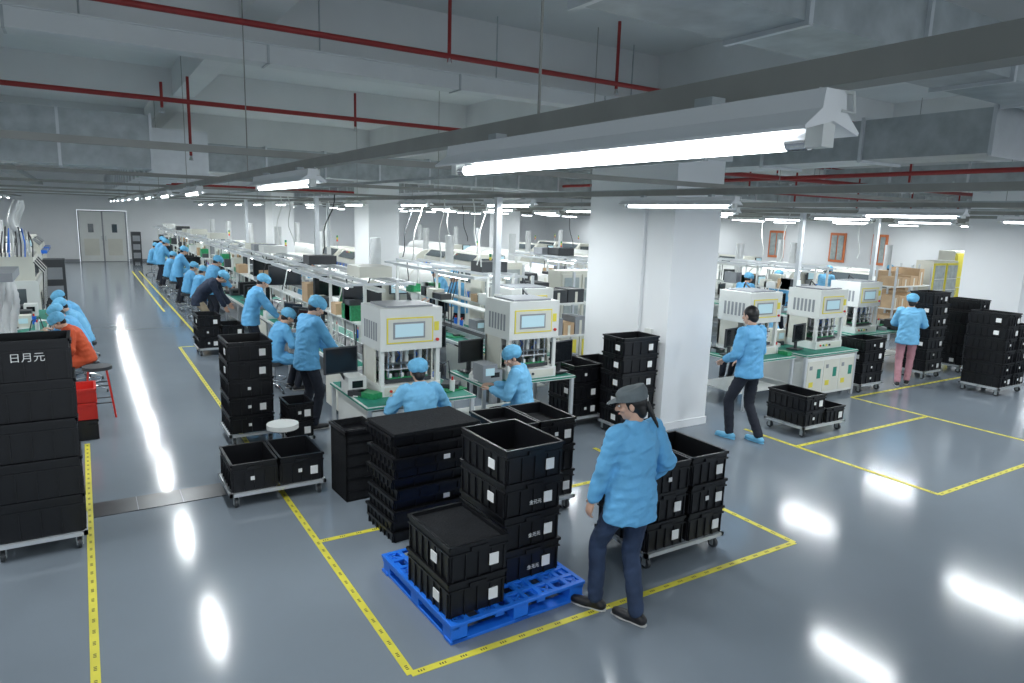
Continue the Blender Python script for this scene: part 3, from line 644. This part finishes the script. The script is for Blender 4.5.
# ------------------------------------------------------------------ people
def ik(a,c,l1,l2,pole):
    d=c-a;L=d.length
    if L>(l1+l2)*.999: c=a+d*((l1+l2)*.999/L);d=c-a;L=d.length
    x=(l1*l1-l2*l2+L*L)/(2*L);hh=math.sqrt(max(l1*l1-x*x,0));n=d.normalized();pp=(pole-n*pole.dot(n)).normalized()
    return a+n*x+pp*hh,c
def person(name,x,y,face,h=1.65,lean=0,hz=.92,feet=None,hands=None,hp=10,hy=0,twist=0,top='gown',leg='darkcloth',head='cap',shoe='shoe',vox=.013,fem=False,hem=.13,sit=False,grip=.5,loose=1.12):
    b=MB();rad=math.radians
    if sit: hz=.57
    P=V((0,0,hz));dr=lambda a:V((0,math.sin(rad(a)),math.cos(rad(a))))
    W=P+dr(lean*.6)*.19;C=W+dr(lean)*.22;N=C+dr(lean*1.15)*.125
    lat=V((math.cos(rad(twist)),-math.sin(rad(twist)),0)).normalized()
    sw=.165 if fem else .18
    SH=C+dr(lean*1.05)*.065
    if feet is None: feet=[(-.11,.30,.085,-8),(.11,.34,.085,8)] if sit else [(-.10,-.02,.085,-8),(.10,.04,.085,8)]
    if hands is None: hands=[(-.24,.05,.82),(.24,.05,.82)]
    legs=[];arms=[]
    for i,sg in enumerate((-1,1)):
        hj=P+V((sg*.088,0,-.02));an=V(feet[i][:3]);k,an=ik(hj,an,.43,.41,V((sg*.12,1,0)));legs.append((hj,k,an,feet[i][3]))
        sj=SH+lat*sg*sw;wr=V(hands[i]);el,wr=ik(sj,wr,.275,.25,V((sg*.55,-.7,-.6)));arms.append((sj,el,wr))
    t=MB();t.ell(P+V((0,0,-.01)),(.155,.115,.12),'navy')
    for hj,k,an,ty in legs:
        t.capsule(hj,k,.088,.066,'navy');t.capsule(k,an+V((0,0,.012)),.066,.056,'navy')
    remesh_into(b,t,leg,vox,3,.006,x)
    t=MB();fr=loose*(1 if fem else 1.05)
    rings=[(P+V((0,0,-hem)) if not sit else P+V((0,0,-.05)),.180*loose,.138*loose),(P,.170*loose,.130*loose),(W,.150*fr,.118*loose),(W+(C-W)*.5,.160*fr,.124*loose),(C,.168*fr,.124*loose),(SH,.160*fr,.105),(N+dr(lean)*-.015,.095,.075),(N+dr(lean)*.02,.062,.06)]
    t.loft(rings,'navy',20,lat)
    for sj,el,wr in arms:
        t.ell(sj-lat*(.02 if (sj-SH).dot(lat)>0 else -.02),(.078,.070,.072),'navy');t.capsule(sj,el,.064*loose,.058*loose,'navy');t.capsule(el,el+(wr-el)*.90,.057*loose,.046*loose,'navy')
    if sit:
        for hj,k,an,ty in legs: t.capsule(hj+V((0,0,.01)),hj+(k-hj)*.55,.1,.09,'navy')
    remesh_into(b,t,top,vox,3,.011,y)
    for hj,k,an,ty in legs:
        R=Matrix.Rotation(-rad(ty),3,'Z');base=V((an.x,an.y,an.z-.085))
        heel=base+R@V((0,-.045,.04));toe=base+R@V((0,.155,.032))
        t=MB();t.capsule(heel,toe,.042,.034,'navy',lat=R@V((1,0,0)),flat=.95);t.capsule(base+R@V((0,-.02,.05)),an+V((0,0,.01)),.042,.04,'navy')
        t.capsule(base+R@V((0,.06,.035)),toe+R@V((0,-.02,.004)),.046,.038,'navy',lat=R@V((1,0,0)),flat=.8)
        remesh_into(b,t,shoe,min(vox,.01),2)
        b.loft([(base+R@V((0,-.083,.008)),.02,.008,R@V((0,1,0))),(base+R@V((0,-.06,.008)),.038,.009,R@V((0,1,0))),(base+R@V((0,.02,.008)),.036,.009,R@V((0,1,0))),(base+R@V((0,.1,.008)),.046,.009,R@V((0,1,0))),(base+R@V((0,.19,.008)),.02,.008,R@V((0,1,0)))],'sole' if shoe=='shoe' else shoe,10,R@V((1,0,0)))
    for i,(sj,el,wr) in enumerate(arms):
        sg=(-1,1)[i];d=(wr-el).normalized();inner=(V((0,.35,-1))if d.z>-.6 else V((-sg,0,0)));pn=(inner-d*inner.dot(d)).normalized()
        sd=d.cross(pn).normalized();th=sd if sd.dot(V((-sg*.5,1,.3)))>0 else -sd
        t=MB();t.capsule(el+(wr-el)*.75,wr,.036,.026,'navy');t.capsule(wr,wr+d*.075,.024,.034,'navy',lat=th,flat=.5);t.capsule(wr+d*.05,wr+d*.08,.038,.040,'navy',lat=th,flat=.38)
        def fin(st,dirv,lens,r,curl,ax):
            p=st;dd=dirv
            for k,l in enumerate(lens):
                q=p+dd*l;t.capsule(p,q,r*(1-.1*k),r*(.93-.1*k),'navy',n=8);p=q;dd=(dd*math.cos(curl)+ax*math.sin(curl)).normalized()
        for j,(o,l) in enumerate(((.029,.9),(.010,1.),(-.010,.93),(-.028,.75))):
            fin(wr+d*.085+th*o,(d+pn*.15).normalized(),[.038*l,.026*l,.02*l],.0088,grip*(.8+.12*j),pn)
        fin(wr+d*.02+th*.026,(d*.6+th*.75+pn*.25).normalized(),[.036,.028,.022],.0100,.25,(d*.8-th*.3+pn*.4).normalized())
        remesh_into(b,t,'skin',.0045 if vox<.011 else .006,1)
    hd=rad(hp);Rh=Matrix.Rotation(-rad(hy),3,'Z')@Matrix.Rotation(-hd,3,'X')
    HC=N+dr(lean*.5+hp*.5)*.045+Rh@V((0,.018,.085))
    H=lambda *a:HC+Rh@V(a)
    t=MB();t.ell(H(0,-.005,.02),(.074,.092,.095),'navy',Rh);t.ell(H(0,.022,-.04),(.056,.066,.068),'navy',Rh);t.ell(H(0,.052,-.082),(.026,.026,.022),'navy',Rh)
    t.capsule(N-dr(lean)*.03,H(0,-.02,-.04),.056,.05,'navy')
    t.capsule(H(0,.088,.012),H(0,.104,-.024),.009,.015,'navy');t.ell(H(-.012,.098,-.028),(.009,.01,.008),'navy');t.ell(H(.012,.098,-.028),(.009,.01,.008),'navy')
    for sg in(-1,1):
        t.ell(H(sg*.076,-.005,-.008),(.010,.018,.030),'navy',Rh);t.ell(H(sg*.045,.062,-.02),(.02,.02,.02),'navy',Rh)
    t.ell(H(0,.084,-.056),(.022,.012,.008),'navy',Rh)
    remesh_into(b,t,'skin',.005 if vox<.011 else .007,2)
    for sg in(-1,1):
        b.ell(H(sg*.030,.083,.004),(.014,.008,.007),'eyew',Rh,8,6);b.ell(H(sg*.030,.0885,.004),(.007,.005,.006),'eye',Rh,8,6)
        b.ell(H(sg*.031,.087,.024),(.018,.006,.0035),'hair',Rh,8,5)
    b.ell(H(0,.094,-.056),(.020,.006,.0055),'lip',Rh,10,6)
    t=MB();t.ell(H(0,-.020,.028),(.084,.094,.10),'navy',Rh);t.ell(H(0,-.05,-.02),(.068,.052,.07),'navy',Rh)
    if fem: t.ell(H(0,-.055,-.05),(.06,.045,.06),'navy',Rh)
    remesh_into(b,t,'hair',.008,1)
    if head=='cap':
        t=MB();t.ell(H(0,-.018,.066),(.108,.122,.080),'navy',Rh);t.ell(H(0,-.045,.04),(.102,.098,.078),'navy',Rh);t.ell(H(0,.01,.035),(.096,.094,.035),'navy',Rh)
        remesh_into(b,t,'cap',.01,1,.006,x+y)
    if head=='visor':
        t=MB();t.ell(H(0,-.012,.075),(.096,.112,.055),'navy',Rh);t.loft([(H(0,-.01,.03),.094,.108),(H(0,-.01,.09),.097,.110),(H(0,-.005,.112),.085,.10)],'navy',20,Rh@V((1,0,0)));remesh_into(b,t,'greycap',.007,1)
        t=MB();t.loft([(H(0,.055,.036),.078,.008),(H(0,.10,.040),.080,.006),(H(0,.145,.030),.062,.005),(H(0,.168,.022),.030,.004)],'navy',16,Rh@V((1,0,0)));remesh_into(b,t,'greycap',.005,1)
        t=MB();t.ell(H(0,-.095,-.01),(.024,.02,.024),'navy',Rh)
        for k in range(6): t.capsule(H(.004*k,-.105-.008*k,-.01-.028*k),H(.004*k,-.11-.008*k,-.045-.028*k),.021-.002*k,.018-.002*k,'navy')
        remesh_into(b,t,'hair',.006,1);b.ell(H(0,-.095,-.008),(.026,.012,.026),'navy',Rh)
    s=h/1.70;b.v=[(v[0]*s,v[1]*s,v[2]*s) for v in b.v]
    return b.obj(name,(x,y,0),-face)
person('worker_in_grey_cap',3.045,3.29,6,1.65,lean=0,hz=.90,feet=[(-.15,.15,.085,-38),(.015,-.12,.085,-26)],hands=[(-.25,.12,.83),(.27,.16,.95)],hp=12,hy=-52,head='visor',fem=True,vox=.009,hem=.16,leg='denim',loose=1.16,twist=-8)
person('walking_worker',7.0,5.58,-5,1.74,lean=2,hz=.90,feet=[(-.08,.15,.085,-5),(.09,-.15,.085,5)],hands=[(-.16,.24,1.0),(.16,.22,.98)],head='none',shoe='bluesh',hem=.08,vox=.011)
person('standing_worker',2.28,8.45,78,1.68,lean=8,hands=[(-.14,.40,.90),(.14,.38,.92)],hp=35,hy=10,vox=.011)
person('seated_worker',2.76,6.06,8,1.62,sit=True,lean=12,hands=[(-.22,.38,.86),(.24,.4,.86)],hp=22,fem=True,top='gown2',vox=.011,feet=[(-.10,.22,.085,-8),(.12,.26,.085,8)])
place(ST2,'swivel_stool',(2.76,6.06,0))
person('seated_worker',4.16,6.38,-45,1.62,sit=True,lean=10,hands=[(-.12,.36,.82),(.12,.38,.82)],hp=28,hy=-30,fem=True,top='gown2',vox=.011,feet=[(-.12,.22,.085,-8),(.12,.26,.085,8)])
place(ST2,'swivel_stool',(4.16,6.38,0))
person('pushing_worker',12.2,6.45,60,1.60,lean=4,hands=[(-.18,.34,1.1),(.18,.34,1.1)],fem=True,leg='pink',top='gown2',feet=[(-.08,-.12,.085,-5),(.08,.14,.085,5)])
person('seated_worker',2.34,10.5,85,1.62,sit=True,lean=20,hands=[(-.15,.42,.86),(.15,.42,.86)],hp=35);place(ST2,'swivel_stool',(2.34,10.5,0))
person('standing_worker',2.36,12.2,95,1.66,lean=18,hands=[(-.2,.45,.95),(.2,.42,.95)],hp=35)
person('bending_worker',1.98,15.4,110,1.70,lean=50,hz=.86,hands=[(-.15,.55,.75),(.15,.52,.72)],hp=50,top='navy',leg='beige',feet=[(-.12,-.1,.085,-5),(.12,.1,.085,5)])
person('standing_worker',2.42,17.0,80,1.66,lean=16,hands=[(-.2,.42,.95),(.2,.42,.95)],hp=35)
for k,(yy,st) in enumerate(((18.6,1),(20,1),(21.6,0),(23.3,1),(24.8,1),(26.5,0),(28.5,0),(31,1))):
    person('seated_worker' if st else 'standing_worker',2.34-.04*(k%3),yy,80+5*(k%4),1.64,sit=bool(st),lean=15,hands=[(-.15,.42,.88),(.15,.42,.88)] if st else [(-.2,.4,.95),(.2,.4,.95)],hp=30,vox=.018)
    if st: place(ST2,'swivel_stool',(2.34-.04*(k%3),yy,0))
for k,(x,yy,f,tp) in enumerate(((-.06,11.45,-95,'orange'),(-.10,12.35,-80,'gown'),(-.06,13.2,-100,'gown2'),(-.10,14.3,-85,'gown'))):
    person('seated_worker',x,yy,f,1.60,sit=True,lean=28,hands=[(-.15,.40,.84),(.15,.40,.84)],hp=42,top=tp,vox=.014);place(ST2,'swivel_stool',(x,yy,0))
for k,(x,yy,f,st) in enumerate(((8.05,7.95,170,1),(9.6,8.15,200,0),(10.2,7.95,180,1),(11.25,7.7,15,0),(6.6,13.4,-80,0),(6.5,12.4,-90,0),(10.55,12,-90,0),(14.75,11,-90,0),(4.3,10.2,-90,1),(4.35,11.8,-90,1),(4.3,16,90,0),(12.8,10.6,90,0),(17.9,12,90,0),(21,12,90,0))):
    person('seated_worker' if st else 'standing_worker',x,yy,f,1.64,sit=bool(st),lean=14,hands=[(-.15,.38,.9),(.15,.38,.9)] if st else [(-.2,.36,.98),(.2,.36,.98)],hp=28,vox=.016,top='gown' if k%2 else 'gown2')
    if st: place(ST2,'swivel_stool',(x,yy,0))
# ------------------------------------------------------------------ world
w=bpy.data.worlds.new('world');scene.world=w;w.use_nodes=True;w.node_tree.nodes['Background'].inputs[0].default_value=(.84,.92,1,1);w.node_tree.nodes['Background'].inputs[1].default_value=1.35
scene.view_settings.view_transform='Standard';scene.view_settings.look='None';scene.view_settings.exposure=0
